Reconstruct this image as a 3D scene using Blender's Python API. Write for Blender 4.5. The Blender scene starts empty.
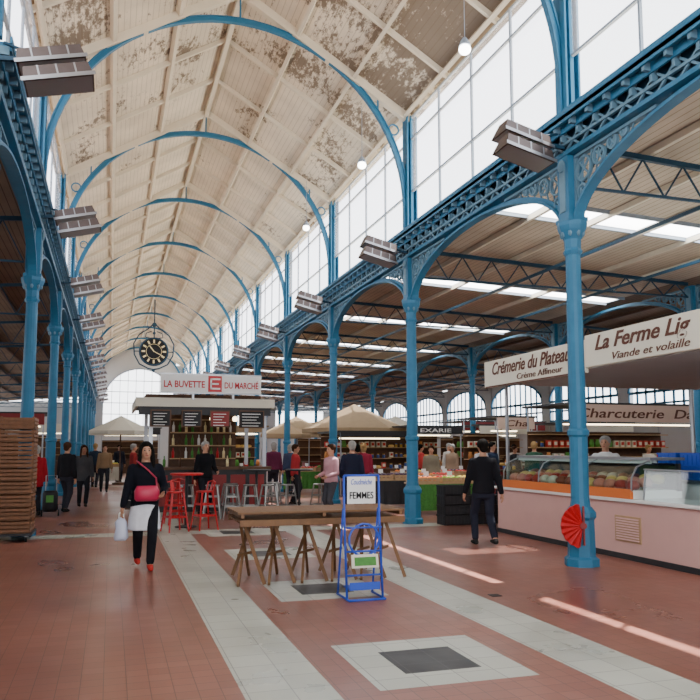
import bpy, math, random
from mathutils import Vector, Matrix, Euler
random.seed(7)
SC=bpy.context.scene
COL=SC.collection
R=math.radians
# ------------------------------------------------------------ materials
def mat(name,col,rough=.6,metal=0.,var=0.,scale=6.,bump=0.,emit=0.,spec=.4,trans=0.):
    m=bpy.data.materials.new(name); m.use_nodes=True
    nt=m.node_tree; p=nt.nodes['Principled BSDF']
    p.inputs['Base Color'].default_value=(*col,1)
    p.inputs['Roughness'].default_value=rough
    p.inputs['Metallic'].default_value=metal
    p.inputs['Specular IOR Level'].default_value=spec
    p.inputs['Transmission Weight'].default_value=trans
    if emit:
        p.inputs['Emission Color'].default_value=(*col,1); p.inputs['Emission Strength'].default_value=emit
    if var or bump:
        tc=nt.nodes.new('ShaderNodeTexCoord'); nz=nt.nodes.new('ShaderNodeTexNoise')
        nz.inputs['Scale'].default_value=scale; nz.inputs['Detail'].default_value=5
        nt.links.new(tc.outputs['Object'],nz.inputs['Vector'])
        if var:
            mx=nt.nodes.new('ShaderNodeMix'); mx.data_type='RGBA'
            mx.inputs[6].default_value=(*[c*(1-var) for c in col],1)
            mx.inputs[7].default_value=(*[min(1,c*(1+var)) for c in col],1)
            nt.links.new(nz.outputs['Fac'],mx.inputs[0]); nt.links.new(mx.outputs[2],p.inputs['Base Color'])
        if bump:
            b=nt.nodes.new('ShaderNodeBump'); b.inputs['Strength'].default_value=bump; b.inputs['Distance'].default_value=.01
            nt.links.new(nz.outputs['Fac'],b.inputs['Height']); nt.links.new(b.outputs['Normal'],p.inputs['Normal'])
    return m
def glassmat(name,col,gl=.08,trl=0.):
    m=bpy.data.materials.new(name); m.use_nodes=True; nt=m.node_tree
    nt.nodes.clear(); o=nt.nodes.new('ShaderNodeOutputMaterial')
    t=nt.nodes.new('ShaderNodeBsdfTransparent'); t.inputs[0].default_value=(*col,1)
    g=nt.nodes.new('ShaderNodeBsdfGlossy'); g.inputs['Roughness'].default_value=.05
    mx=nt.nodes.new('ShaderNodeMixShader'); mx.inputs[0].default_value=gl
    nt.links.new(t.outputs[0],mx.inputs[1]); nt.links.new(g.outputs[0],mx.inputs[2]); out=mx
    if trl:
        tr=nt.nodes.new('ShaderNodeBsdfTranslucent'); tr.inputs[0].default_value=(*col,1)
        m2=nt.nodes.new('ShaderNodeMixShader'); m2.inputs[0].default_value=trl
        nt.links.new(mx.outputs[0],m2.inputs[1]); nt.links.new(tr.outputs[0],m2.inputs[2]); out=m2
    nt.links.new(out.outputs[0],o.inputs[0]); return m
def brickmat(name,c1,c2,mort,bw,bh,ms,rough,nscale=.6,var=.15):
    m=bpy.data.materials.new(name); m.use_nodes=True; nt=m.node_tree; p=nt.nodes['Principled BSDF']
    tc=nt.nodes.new('ShaderNodeTexCoord'); br=nt.nodes.new('ShaderNodeTexBrick')
    br.offset=0; br.squash=1
    br.inputs['Color1'].default_value=(*c1,1); br.inputs['Color2'].default_value=(*c2,1); br.inputs['Mortar'].default_value=(*mort,1)
    br.inputs['Scale'].default_value=1; br.inputs['Brick Width'].default_value=bw; br.inputs['Row Height'].default_value=bh
    br.inputs['Mortar Size'].default_value=ms; br.inputs['Bias'].default_value=0
    nt.links.new(tc.outputs['Object'],br.inputs['Vector'])
    nz=nt.nodes.new('ShaderNodeTexNoise'); nz.inputs['Scale'].default_value=nscale; nz.inputs['Detail'].default_value=6
    nt.links.new(tc.outputs['Object'],nz.inputs['Vector'])
    mr=nt.nodes.new('ShaderNodeMapRange'); mr.inputs[1].default_value=.3; mr.inputs[2].default_value=.7
    mr.inputs[3].default_value=1-var; mr.inputs[4].default_value=1+var
    nt.links.new(nz.outputs['Fac'],mr.inputs[0])
    ml=nt.nodes.new('ShaderNodeVectorMath'); ml.operation='SCALE'
    nt.links.new(br.outputs['Color'],ml.inputs[0]); nt.links.new(mr.outputs[0],ml.inputs['Scale'])
    nt.links.new(ml.outputs[0],p.inputs['Base Color'])
    r2=nt.nodes.new('ShaderNodeMapRange'); r2.inputs[1].default_value=.3; r2.inputs[2].default_value=.7; r2.inputs[3].default_value=rough*.75; r2.inputs[4].default_value=rough*1.3
    nt.links.new(nz.outputs['Fac'],r2.inputs[0]); nt.links.new(r2.outputs[0],p.inputs['Roughness'])
    p.inputs['Specular IOR Level'].default_value=.45
    return m
def ceilmat(name,base,line,plank,stain):
    m=bpy.data.materials.new(name); m.use_nodes=True; nt=m.node_tree; p=nt.nodes['Principled BSDF']
    N=nt.nodes.new; L=nt.links.new
    tc=N('ShaderNodeTexCoord'); sp=N('ShaderNodeSeparateXYZ'); L(tc.outputs['Object'],sp.inputs[0])
    a=N('ShaderNodeMath'); a.operation='DIVIDE'; a.inputs[1].default_value=plank; L(sp.outputs['X'],a.inputs[0])
    f=N('ShaderNodeMath'); f.operation='FRACT'; L(a.outputs[0],f.inputs[0])
    g=N('ShaderNodeMath'); g.operation='LESS_THAN'; g.inputs[1].default_value=.12; L(f.outputs[0],g.inputs[0])
    mx=N('ShaderNodeMix'); mx.data_type='RGBA'; mx.inputs[6].default_value=(*base,1); mx.inputs[7].default_value=(*line,1)
    L(g.outputs[0],mx.inputs[0]); out=mx.outputs[2]
    n0=N('ShaderNodeTexNoise'); n0.inputs['Scale'].default_value=.7; n0.inputs['Detail'].default_value=4
    L(tc.outputs['Object'],n0.inputs['Vector'])
    r0=N('ShaderNodeMapRange'); r0.inputs[1].default_value=.35;r0.inputs[2].default_value=.65;r0.inputs[3].default_value=.82;r0.inputs[4].default_value=1.08
    L(n0.outputs['Fac'],r0.inputs[0]); sc=N('ShaderNodeVectorMath'); sc.operation='SCALE'; L(out,sc.inputs[0]); L(r0.outputs[0],sc.inputs['Scale']); out=sc.outputs[0]
    if stain:
        mp=N('ShaderNodeMapping'); mp.inputs['Scale'].default_value=(3.0,1.2,3.0); L(tc.outputs['Object'],mp.inputs[0])
        n1=N('ShaderNodeTexNoise'); n1.inputs['Scale'].default_value=3.2; n1.inputs['Detail'].default_value=10; n1.inputs['Roughness'].default_value=.76
        L(mp.outputs[0],n1.inputs['Vector'])
        n2=N('ShaderNodeTexNoise'); n2.inputs['Scale'].default_value=.62; n2.inputs['Detail'].default_value=2; L(tc.outputs['Object'],n2.inputs['Vector'])
        ym=N('ShaderNodeMapRange'); ym.inputs[1].default_value=12; ym.inputs[2].default_value=27; ym.inputs[3].default_value=.16; ym.inputs[4].default_value=-.14
        L(sp.outputs['Y'],ym.inputs[0])
        xm=N('ShaderNodeMapRange'); xm.inputs[1].default_value=3.6; xm.inputs[2].default_value=5.4; xm.inputs[3].default_value=0.; xm.inputs[4].default_value=.09
        L(sp.outputs['X'],xm.inputs[0])
        s1=N('ShaderNodeMath'); s1.operation='ADD'; L(n1.outputs['Fac'],s1.inputs[0]); L(ym.outputs[0],s1.inputs[1])
        s3=N('ShaderNodeMath'); s3.operation='MULTIPLY'; s3.inputs[1].default_value=.9; L(n2.outputs['Fac'],s3.inputs[0])
        s2=N('ShaderNodeMath'); s2.operation='ADD'; L(s1.outputs[0],s2.inputs[0]); L(s3.outputs[0],s2.inputs[1])
        s4=N('ShaderNodeMath'); s4.operation='ADD'; L(s2.outputs[0],s4.inputs[0]); L(xm.outputs[0],s4.inputs[1])
        th=N('ShaderNodeMapRange'); th.inputs[1].default_value=1.08; th.inputs[2].default_value=1.17; th.inputs[4].default_value=.85; L(s4.outputs[0],th.inputs[0])
        m2=N('ShaderNodeMix'); m2.data_type='RGBA'; m2.inputs[7].default_value=(.12,.085,.06,1)
        L(th.outputs[0],m2.inputs[0]); L(out,m2.inputs[6]); out=m2.outputs[2]
    L(out,p.inputs['Base Color']); p.inputs['Roughness'].default_value=.85; p.inputs['Specular IOR Level'].default_value=.2
    return m
BLUE=mat('blue_paint',(.028,.15,.27),.5,0,.22,5,.1,spec=.3)
BLUED=mat('dark_blue_paint',(.012,.05,.09),.5,0,.2,4,spec=.3)
BLUEL=mat('pale_blue_paint',(.11,.22,.30),.5,0,.2,8,spec=.3)
GREYF=mat('pale_grey_frame',(.26,.31,.37),.5)
WHITE=mat('white_paint',(.72,.72,.70),.5,0,.05,6)
CREAM=mat('cream_paint',(.66,.60,.48),.7,0,.1,3)
BLACK=mat('black',(.008,.008,.01),.5,spec=.25)
DARK=mat('dark_grey',(.025,.025,.028),.5,spec=.3)
GREY=mat('grey_metal',(.35,.36,.38),.35,.8)
STEEL=mat('galvanised',(.26,.26,.25),.35,.7,.15,20)
RED=mat('red_paint',(.44,.010,.014),.4)
DRED=mat('dark_red',(.20,.012,.012),.5)
ORANGE=mat('orange_trim',(.65,.16,.03),.5)
PINK=mat('pink_wall',(.60,.36,.32),.6,0,.06,3)
WOOD=mat('wood_slat',(.16,.078,.032),.6,0,.35,14,.2)
WOODD=mat('dark_wood',(.085,.038,.018),.65,0,.35,10,.2)
WOODC=mat('crate_wood',(.19,.085,.04),.65,0,.4,14,.2)
WOODL=mat('light_wood',(.42,.27,.14),.6,0,.25,10,.2)
TAN=mat('tan_canvas',(.30,.21,.12),.85,0,.1,5)
CANVAS=mat('white_canvas',(.62,.58,.48),.85,0,.05,5)
GREEN=mat('green',(.05,.20,.03),.6,0,.4,20)
LGREEN=mat('light_green',(.25,.48,.06),.5)
BCRATE=mat('blue_plastic',(.015,.06,.38),.4)
SIGNBLUE=mat('vivid_blue',(.02,.07,.45),.4)
SIGNC=mat('cream_sign',(.72,.69,.57),.6,0,.04,3)
SIGNP=mat('rose_sign',(.60,.44,.35),.6,0,.05,3)
BROWNT=mat('brown_letter',(.10,.03,.015),.6)
REDT=mat('red_letter',(.42,.015,.02),.6)
GOLD=mat('pale_gold',(.80,.68,.38),.4,.2)
GLASS=glassmat('clear_glass',(.97,.98,1.),.05)
GLASSG=glassmat('green_glass',(.72,.86,.84),.12)
FROST=glassmat('frosted_glass',(.93,.94,1.),.05,.12)
SKYG=glassmat('wired_skylight_glass',(.95,.96,1.),.03,.75)
LAMP=mat('lamp_glow',(1,.98,.92),.5,emit=12)
WARM=mat('warm_lamp_glow',(1,.8,.5),.5,emit=7)
HEAT=mat('heater_shell',(.10,.075,.07),.4,.5,.2,8)
TILEP=brickmat('pink_floor_tiles',(.245,.098,.070),(.205,.078,.055),(.10,.05,.038),.15,.15,.003,.33,.5,.18)
TILEW=brickmat('pale_floor_tiles',(.44,.45,.39),(.38,.39,.335),(.18,.18,.16),.3,.3,.004,.33,1.2,.12)
TILEB=brickmat('black_floor_tiles',(.028,.028,.028),(.022,.022,.024),(.06,.06,.06),.3,.3,.003,.42,1.2,.1)
CEIL=ceilmat('peeling_cream_boards',(.72,.645,.52),(.53,.465,.36),.11,True)
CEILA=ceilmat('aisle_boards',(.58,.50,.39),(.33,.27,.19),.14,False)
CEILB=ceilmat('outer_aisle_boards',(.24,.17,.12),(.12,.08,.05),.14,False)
WALLM=mat('pale_wall',(.45,.46,.46),.8,0,.08,1.)
# ------------------------------------------------------------ mesh builder
class B:
    def __init__(s): s.v=[];s.f=[];s.mi=[]
    def add(s,vs,fs,m=0):
        o=len(s.v); s.v+= [tuple(v) for v in vs]
        for f in fs: s.f.append(tuple(i+o for i in f)); s.mi.append(m)
    def bx(s,x0,x1,y0,y1,z0,z1,m=0):
        s.add([(x0,y0,z0),(x1,y0,z0),(x1,y1,z0),(x0,y1,z0),(x0,y0,z1),(x1,y0,z1),(x1,y1,z1),(x0,y1,z1)],
          [(0,3,2,1),(4,5,6,7),(0,1,5,4),(1,2,6,5),(2,3,7,6),(3,0,4,7)],m)
    def box(s,c,d,m=0,rot=(0,0,0)):
        M=Euler(rot).to_matrix(); c=Vector(c); hx,hy,hz=[q/2 for q in d]
        vs=[c+M@Vector(q) for q in [(-hx,-hy,-hz),(hx,-hy,-hz),(hx,hy,-hz),(-hx,hy,-hz),(-hx,-hy,hz),(hx,-hy,hz),(hx,hy,hz),(-hx,hy,hz)]]
        s.add(vs,[(0,3,2,1),(4,5,6,7),(0,1,5,4),(1,2,6,5),(2,3,7,6),(3,0,4,7)],m)
    def rib(s,pts,side,w,h,m=0,closed=False):
        pts=[Vector(p) for p in pts]; side=Vector(side).normalized(); n=len(pts); vs=[]
        for i,p in enumerate(pts):
            if closed: t=pts[(i+1)%n]-pts[i-1]
            else: t=pts[min(i+1,n-1)]-pts[max(i-1,0)]
            nn=t.cross(side)
            nn=nn.normalized() if nn.length>1e-6 else Vector((0,0,1))
            vs+=[p-side*w/2-nn*h/2,p+side*w/2-nn*h/2,p+side*w/2+nn*h/2,p-side*w/2+nn*h/2]
        fs=[]
        for i in range(n if closed else n-1):
            a=4*i;b=4*((i+1)%n)
            for k in range(4): fs.append((a+k,a+(k+1)%4,b+(k+1)%4,b+k))
        if not closed: fs+=[(3,2,1,0),(4*n-4,4*n-3,4*n-2,4*n-1)]
        s.add(vs,fs,m)
    def bar(s,a,b,w,h,m=0,up=(0,0,1)):
        a=Vector(a);b=Vector(b);t=(b-a).normalized();sd=t.cross(Vector(up))
        if sd.length<1e-4: sd=t.cross(Vector((0,1,0)))
        s.rib([a,b],sd,w,h,m)
    def tube(s,pts,rs,m=0,n=8,closed=False):
        pts=[Vector(p) for p in pts]
        if not isinstance(rs,(list,tuple)): rs=[rs]*len(pts)
        k=len(pts); vs=[]; ref=None
        for i,p in enumerate(pts):
            if closed: t=(pts[(i+1)%k]-pts[i-1]).normalized()
            else: t=(pts[min(i+1,k-1)]-pts[max(i-1,0)]).normalized()
            if ref is None: ref=t.orthogonal().normalized()
            ref=(ref-t*ref.dot(t)); ref=ref.normalized() if ref.length>1e-5 else t.orthogonal().normalized()
            q=t.cross(ref)
            for j in range(n):
                a=2*math.pi*j/n; vs.append(p+(ref*math.cos(a)+q*math.sin(a))*rs[i])
        fs=[]
        for i in range(k if closed else k-1):
            a=i*n;b=((i+1)%k)*n
            for j in range(n): fs.append((a+j,a+(j+1)%n,b+(j+1)%n,b+j))
        if not closed: fs+=[tuple(range(n-1,-1,-1)),tuple(range((k-1)*n,k*n))]
        s.add(vs,fs,m)
    def loft(s,rings,m=0,n=16):
        vs=[]
        for x,y,z,rx,ry in rings:
            for j in range(n):
                a=2*math.pi*j/n; vs.append((x+rx*math.cos(a),y+ry*math.sin(a),z))
        k=len(rings);fs=[]
        for i in range(k-1):
            for j in range(n): fs.append((i*n+j,i*n+(j+1)%n,(i+1)*n+(j+1)%n,(i+1)*n+j))
        fs+=[tuple(range(n-1,-1,-1)),tuple(range((k-1)*n,k*n))]
        s.add(vs,fs,m)
    def sph(s,c,r,m=0,n=12,h=8):
        if not isinstance(r,(list,tuple)): r=(r,r,r)
        c=Vector(c); vs=[c+Vector((0,0,-r[2]))]
        for i in range(1,h):
            t=math.pi*i/h
            for j in range(n):
                a=2*math.pi*j/n; vs.append(c+Vector((r[0]*math.sin(t)*math.cos(a),r[1]*math.sin(t)*math.sin(a),-r[2]*math.cos(t))))
        vs.append(c+Vector((0,0,r[2]))); fs=[]
        for j in range(n): fs.append((0,1+(j+1)%n,1+j))
        for i in range(h-2):
            for j in range(n):
                a=1+i*n;b=a+n; fs.append((a+j,a+(j+1)%n,b+(j+1)%n,b+j))
        l=len(vs)-1;a=1+(h-2)*n
        for j in range(n): fs.append((a+j,a+(j+1)%n,l))
        s.add(vs,fs,m)
    def mesh(s,name,mats,smooth=False):
        me=bpy.data.meshes.new(name); me.from_pydata(s.v,[],s.f)
        for m in mats: me.materials.append(m)
        me.polygons.foreach_set('material_index',s.mi)
        if smooth: me.polygons.foreach_set('use_smooth',[True]*len(s.f))
        me.update(); return me
    def obj(s,name,mats,parent=None,smooth=False,loc=(0,0,0),bevel=0,**kw):
        if not isinstance(mats,(list,tuple)): mats=[mats]
        o=bpy.data.objects.new(name,s.mesh(name,mats,smooth)); COL.objects.link(o); o.location=loc
        if parent: o.parent=parent
        if bevel:
            md=o.modifiers.new('bev','BEVEL'); md.width=bevel; md.segments=2; md.limit_method='ANGLE'
        for k,v in kw.items(): o[k]=v
        return o
def root(name,label,cat,loc=(0,0,0),rz=0,group=None):
    e=bpy.data.objects.new(name,None); COL.objects.link(e); e.empty_display_size=.1
    e.location=loc; e.rotation_euler=(0,0,rz); e['label']=label; e['category']=cat
    if group: e['group']=group
    return e
def dup(o,loc=None,rz=None,label=None,parent=None):
    c=o.copy(); COL.objects.link(c)
    if parent is not None: c.parent=parent
    if loc is not None: c.location=loc
    if rz is not None: c.rotation_euler=(0,0,rz)
    if label: c['label']=label
    for ch in list(o.children): dup(ch,parent=c)
    return c
def text(s,w,h,m,parent,loc,rot,shear=0,ext=.004,name='lettering',bold=0):
    cu=bpy.data.curves.new('t','FONT'); cu.body=s; cu.align_x='CENTER'; cu.align_y='CENTER'; cu.extrude=ext; cu.shear=shear; cu.resolution_u=3; cu.offset=bold
    o=bpy.data.objects.new('t',cu); COL.objects.link(o)
    dg=bpy.context.evaluated_depsgraph_get(); me=bpy.data.meshes.new_from_object(o.evaluated_get(dg))
    bpy.data.objects.remove(o)
    xs=[v.co.x for v in me.vertices]; ys=[v.co.y for v in me.vertices]
    cx=(min(xs)+max(xs))/2; cy=(min(ys)+max(ys))/2; sx=w/(max(xs)-min(xs)); sy=h/(max(ys)-min(ys))
    for v in me.vertices: v.co.x=(v.co.x-cx)*sx; v.co.y=(v.co.y-cy)*sy
    me.materials.clear(); me.materials.append(m)
    t=bpy.data.objects.new(name,me); COL.objects.link(t); t.parent=parent; t.location=loc; t.rotation_euler=rot
    return t
NX=Euler((R(90),0,R(-90)))
NY=Euler((R(90),0,0))
# ------------------------------------------------------------ layout constants
XL,XR,XC=-1.5,6.2,2.35
YS=[3.0+6.1*k for k in range(12)]
YEND=YS[-1]
# ------------------------------------------------------------ floor
xs=sorted(set([-10,XL-.3,.87,1.47,1.75,2.05,2.65,2.95,3.27,3.87,21.2]))
panels=[5.48+3.05*k for k in range(-2,4)]
ycuts=set([-8.,YEND+1,14.55,15.15,33.2,33.8])
for p in panels:
    for d in (-.6,-.3,.3,.6): ycuts.add(p+d)
ycuts=sorted(ycuts)
b=B()
for i in range(len(xs)-1):
    for j in range(len(ycuts)-1):
        xm=(xs[i]+xs[i+1])/2; ym=(ycuts[j]+ycuts[j+1])/2; m=0
        if .87<xm<1.47 or 3.27<xm<3.87: m=1
        if 14.55<ym<15.15 or 33.2<ym<33.8: m=1
        for p in panels:
            if abs(ym-p)<.6 and 1.75<xm<2.95: m=1
            if abs(ym-p)<.3 and 2.05<xm<2.65: m=2
        b.add([(xs[i],ycuts[j],0),(xs[i+1],ycuts[j],0),(xs[i+1],ycuts[j+1],0),(xs[i],ycuts[j+1],0)],[(0,1,2,3)],m)
b.bx(-10,21.2,-8,YEND+1,-.2,-.02,0)
b.obj('floor',[TILEP,TILEW,TILEB],kind='structure')
# ------------------------------------------------------------ nave roof
ZE,SL,ZR=9.05,.6,9.05+.6*(XR-XC)
b=B(); ov=.155; y0,y1=-1.,YEND+1.2; t=.12
for sg in (-1,1):
    xe=XC+sg*(XR-XC+ov); ze=ZE-SL*ov
    b.add([(XC,y0,ZR),(xe,y0,ze),(xe,y1,ze),(XC,y1,ZR),(XC,y0,ZR+t),(xe,y0,ze+t),(xe,y1,ze+t),(XC,y1,ZR+t)],
      [(0,1,2,3),(7,6,5,4),(0,4,5,1),(1,5,6,2),(2,6,7,3)],0)
b.obj('ceiling',[CEIL],kind='structure')
b=B()
for sg in (-1,1):
    for fr in (.33,.66,.97):
        x=XC+sg*fr*(XR-XC); z=ZR-SL*fr*(XR-XC)-.08
        b.box((x,(y0+y1)/2,z),(.08,y1-y0,.14),0,(0,sg*math.atan(SL),0))
b.box((XC,(y0+y1)/2,ZR-.14),(.10,y1-y0,.2))
b.obj('trim_1',[CREAM],kind='structure')
b=B()
for y in YS[:-1]:
    for q in (2.03,4.07):
        for sg in (-1,1):
            b.bar((XC,y+q,ZR-.06),(XC+sg*(XR-XC),y+q,ZE-.06),.07,.10,0)
b.obj('trim_2',[CREAM],kind='structure')
# ------------------------------------------------------------ transverse arches
def arch():
    r=root('roof_arch','blue iron arch rib spanning the hall between posts','arch',(0,0,0),group='iron arches under the hall roof')
    Rr=3.70; zc=6.86
    pts=[(XC+Rr*math.cos(a),0,zc+Rr*math.sin(a)) for a in [math.pi*i/40 for i in range(41)]]
    pts=[(XC+Rr,0,6.3)]+pts+[(XC-Rr,0,6.3)]
    b=B(); b.rib(pts,(0,1,0),.10,.03)
    sc=lambda k:[(XC+(p[0]-XC)*k,0,zc+(p[2]-zc)*k) for p in pts]
    b.rib(sc(1.015),(0,1,0),.03,.10); b.rib(sc(1.028),(0,1,0),.08,.025)
    b.obj('arch_rib',[BLUE],r)
    for sg in (-1,1):
        b=B(); b.bar((XC,0,ZR-.1),(XC+sg*(XR-XC),0,ZE-.1),.14,.18)
        b.obj('rafter',[CREAM],r)
    for a in (35,62,90,118,145):
        b=B()
        ca,sa=math.cos(R(a)),math.sin(R(a)); p=Vector((XC+Rr*1.02*ca,0,zc+Rr*1.02*sa))
        zt=ZR-SL*abs(p.x-XC)-.12
        if zt-p.z>.05: b.bar(p,(p.x,0,zt),.035,.035); b.obj('strut',[BLUE],r)
    for sg in (-1,1):
        b=B(); cx=XC+sg*(3.66); cz=8.25
        rg=[(cx-sg*.20+.12*math.cos(2*math.pi*i/14),0,cz+.42+.12*math.sin(2*math.pi*i/14)) for i in range(14)]
        b.rib(rg,(0,1,0),.03,.03,closed=True)
        b.obj('spandrel_ring',[BLUE],r)
    return r
a0=arch(); a0.location=(0,YS[0],0)
for y in YS[1:]: dup(a0,(0,y,0))
# ------------------------------------------------------------ columns
def column(h_up=True):
    r=root('column','blue cast iron column with flared pedestal and capital','column',group='cast iron columns')
    b=B()
    b.loft([(0,0,0,.235,.235),(0,0,.10,.235,.235),(0,0,.13,.19,.19),(0,0,.62,.18,.18),(0,0,.66,.21,.21),(0,0,.72,.21,.21),(0,0,.80,.15,.15)],0,8)
    b.obj('pedestal',[BLUE],r)
    b=B(); b.loft([(0,0,.8,.14,.14),(0,0,.9,.125,.125),(0,0,1.75,.125,.125),(0,0,1.78,.15,.15),(0,0,1.84,.15,.15),(0,0,1.87,.12,.12),(0,0,4.35,.105,.105)],0,14)
    b.obj('shaft',[BLUE],r)
    b=B(); b.loft([(0,0,4.33,.12,.12),(0,0,4.38,.14,.14),(0,0,4.42,.115,.115),(0,0,4.55,.12,.12),(0,0,4.68,.19,.19),(0,0,4.74,.21,.21),(0,0,4.80,.21,.21)],0,8)
    for i in range(8):
        a=2*math.pi*i/8; b.sph((.15*math.cos(a),.15*math.sin(a),4.64),(.03,.03,.06),1,6,5)
    b.obj('capital',[BLUE,BLUEL],r)
    b=B(); b.bx(-.13,.13,-.13,.13,4.8,5.755,0); b.bx(-.16,.16,-.16,.16,4.8,4.86,0)
    for sg in (-1,1):
        b.bx(min(sg*.13,sg*.145),max(sg*.13,sg*.145),-.07,.07,4.95,5.6,1)
        b.sph((sg*.15,0,5.62),(.03,.09,.09),1,10,6)
    b.obj('impost_block',[BLUE,BLUEL],r)
    if h_up:
        b=B(); b.bx(-.03,.03,-.12,.12,6.27,9.0); b.bx(-.12,-.09,-.14,.14,6.27,9.0); b.bx(.09,.12,-.14,.14,6.27,9.0)
        b.bx(-.12,.12,-.02,.02,6.27,9.0)
        b.obj('upper_post',[BLUE],r)
    return r
c0=column(); c0.location=(XR,YS[0],0)
for y in YS[1:]: dup(c0,(XR,y,0))
for y in YS[1:]: dup(c0,(XL,y,0))
c1=column(False); c1.location=(13.8,YS[1],-.12); c1['label']='blue cast iron column between the side stalls'
for y in YS[2:]: dup(c1,(13.8,y,-.12))
# ------------------------------------------------------------ arcade arches
def arcade():
    r=root('arcade_arch','blue iron arcade arch with scrolled lattice spandrels','arch',group='arcade arches between columns')
    L=6.1; c=L/2; zs=4.72; hh=1.0; a_=c-.14
    el=lambda th:(0,c+a_*math.cos(th),zs+hh*math.sin(th))
    pts=[el(math.pi*i/32) for i in range(33)]
    b=B(); b.rib(pts,(1,0,0),.16,.04); b.rib([(0,p[1],min(5.74,p[2]+.05)) for p in pts],(1,0,0),.03,.06); b.obj('arch_rib',[BLUE],r)
    for sg in (-1,1):
        b=B()
        for (d,z,rr) in ((.33,5.50,.17),(.30,5.18,.10),(.68,5.56,.12),(.98,5.63,.09),(1.22,5.67,.06)):
            cy=c+sg*(c-d); ring=[(0,cy+rr*math.cos(2*math.pi*i/12),z+rr*math.sin(2*math.pi*i/12)) for i in range(12)]
            b.rib(ring,(1,0,0),.05,.028,closed=True)
            for q in (45,135):
                dy=rr*math.cos(R(q));dz=rr*math.sin(R(q))
                b.bar((0,cy-dy,z-dz),(0,cy+dy,z+dz),.025,.02,0,(1,0,0))
        yy=c+sg*(c-.15); b.bar((0,yy,4.8),(0,yy,5.74),.06,.04)
        b.bar((0,yy,5.72),(0,c+sg*1.2,5.72),.08,.04)
        for i in range(7):
            d=.2+i*.18; zb=zs+hh*math.sqrt(max(0,1-((c-d)/a_)**2)) if c-d<a_ else zs
            b.bar((0,c+sg*(c-d),zb),(0,c+sg*(c-d-.14),5.72),.02,.018)
        b.obj('spandrel_lattice',[BLUEL],r)
    return r
ar=arcade(); ar.location=(XR,YS[0],0)
for i,y in enumerate(YS[1:-1]): dup(ar,(XR,y,0))
for i,y in enumerate(YS[1:-1]): dup(ar,(XL,y,0))
for i,y in enumerate(YS[1:-1]): dup(ar,(13.8,y,-.12))
# ------------------------------------------------------------ girders
def girder(X,sg,y0):
    r=root('girder','long blue iron girder with lattice web and gutter above the arcade','girder',(X,0,0))
    y1=YEND
    b=B(); b.bx(-.14,.14,y0,y1,5.76,5.82); b.obj('bottom_flange',[BLUE],r)
    b=B(); b.bx(*sorted((sg*.275,-sg*.14)),y0,y1,6.20,6.26); b.bx(*sorted((sg*.275,sg*.25)),y0,y1,6.16,6.34); b.bx(*sorted((sg*.16,sg*.13)),y0,y1,6.08,6.2)
    b.obj('gutter',[BLUE],r)
    b=B(); b.bx(-.02,.02,y0,y1,5.8,6.22,0); b.obj('web_plate',[BLUED],r)
    b=B(); y=y0
    while y<y1-.01:
        x=sg*.07
        b.bar((x,y,5.82),(x,y+.38,6.1),.03,.03,0,(1,0,0)); b.bar((x,y,6.1),(x,y+.38,5.82),.03,.03,0,(1,0,0))
        b.bx(*sorted((sg*.05,sg*.25)),y-.025,y+.025,6.10,6.2)
        b.bx(*sorted((sg*.05,sg*.14)),y-.025,y+.025,5.98,6.1)
        y+=.38125
    b.bx(*sorted((sg*.05,sg*.1)),y0,y1,5.94,5.98)
    b.obj('web_lattice',[BLUEL],r)
girder(XR,-1,3.0); girder(XL,1,9.1)
# ------------------------------------------------------------ clerestory windows
wn=1
def clerestory(X,y):
    global wn
    b=B(); n=4; y0=y+.14;y1=y+6.1-.14
    for i in range(1,n): yy=y0+(y1-y0)*i/n; b.bx(-.022,.022,yy-.018,yy+.018,6.3,8.98)
    for z in (6.30,7.25,8.45,8.95): b.bx(-.025,.025,y0,y1,z-.018,z+.018)
    o=b.obj('window_%d'%wn,[GREYF],loc=(X,0,0),kind='structure'); wn+=1
    g=B(); g.add([(0,y0,6.3),(0,y1,6.3),(0,y1,7.25),(0,y0,7.25)],[(0,1,2,3)]); g.obj('pane',[GLASS],o)
    g=B(); g.add([(0,y0,7.25),(0,y1,7.25),(0,y1,8.95),(0,y0,8.95)],[(0,1,2,3)]); g.obj('pane',[FROST],o)
for y in YS[:-1]: clerestory(XR,y)
for y in YS[1:-1]: clerestory(XL,y)
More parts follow.
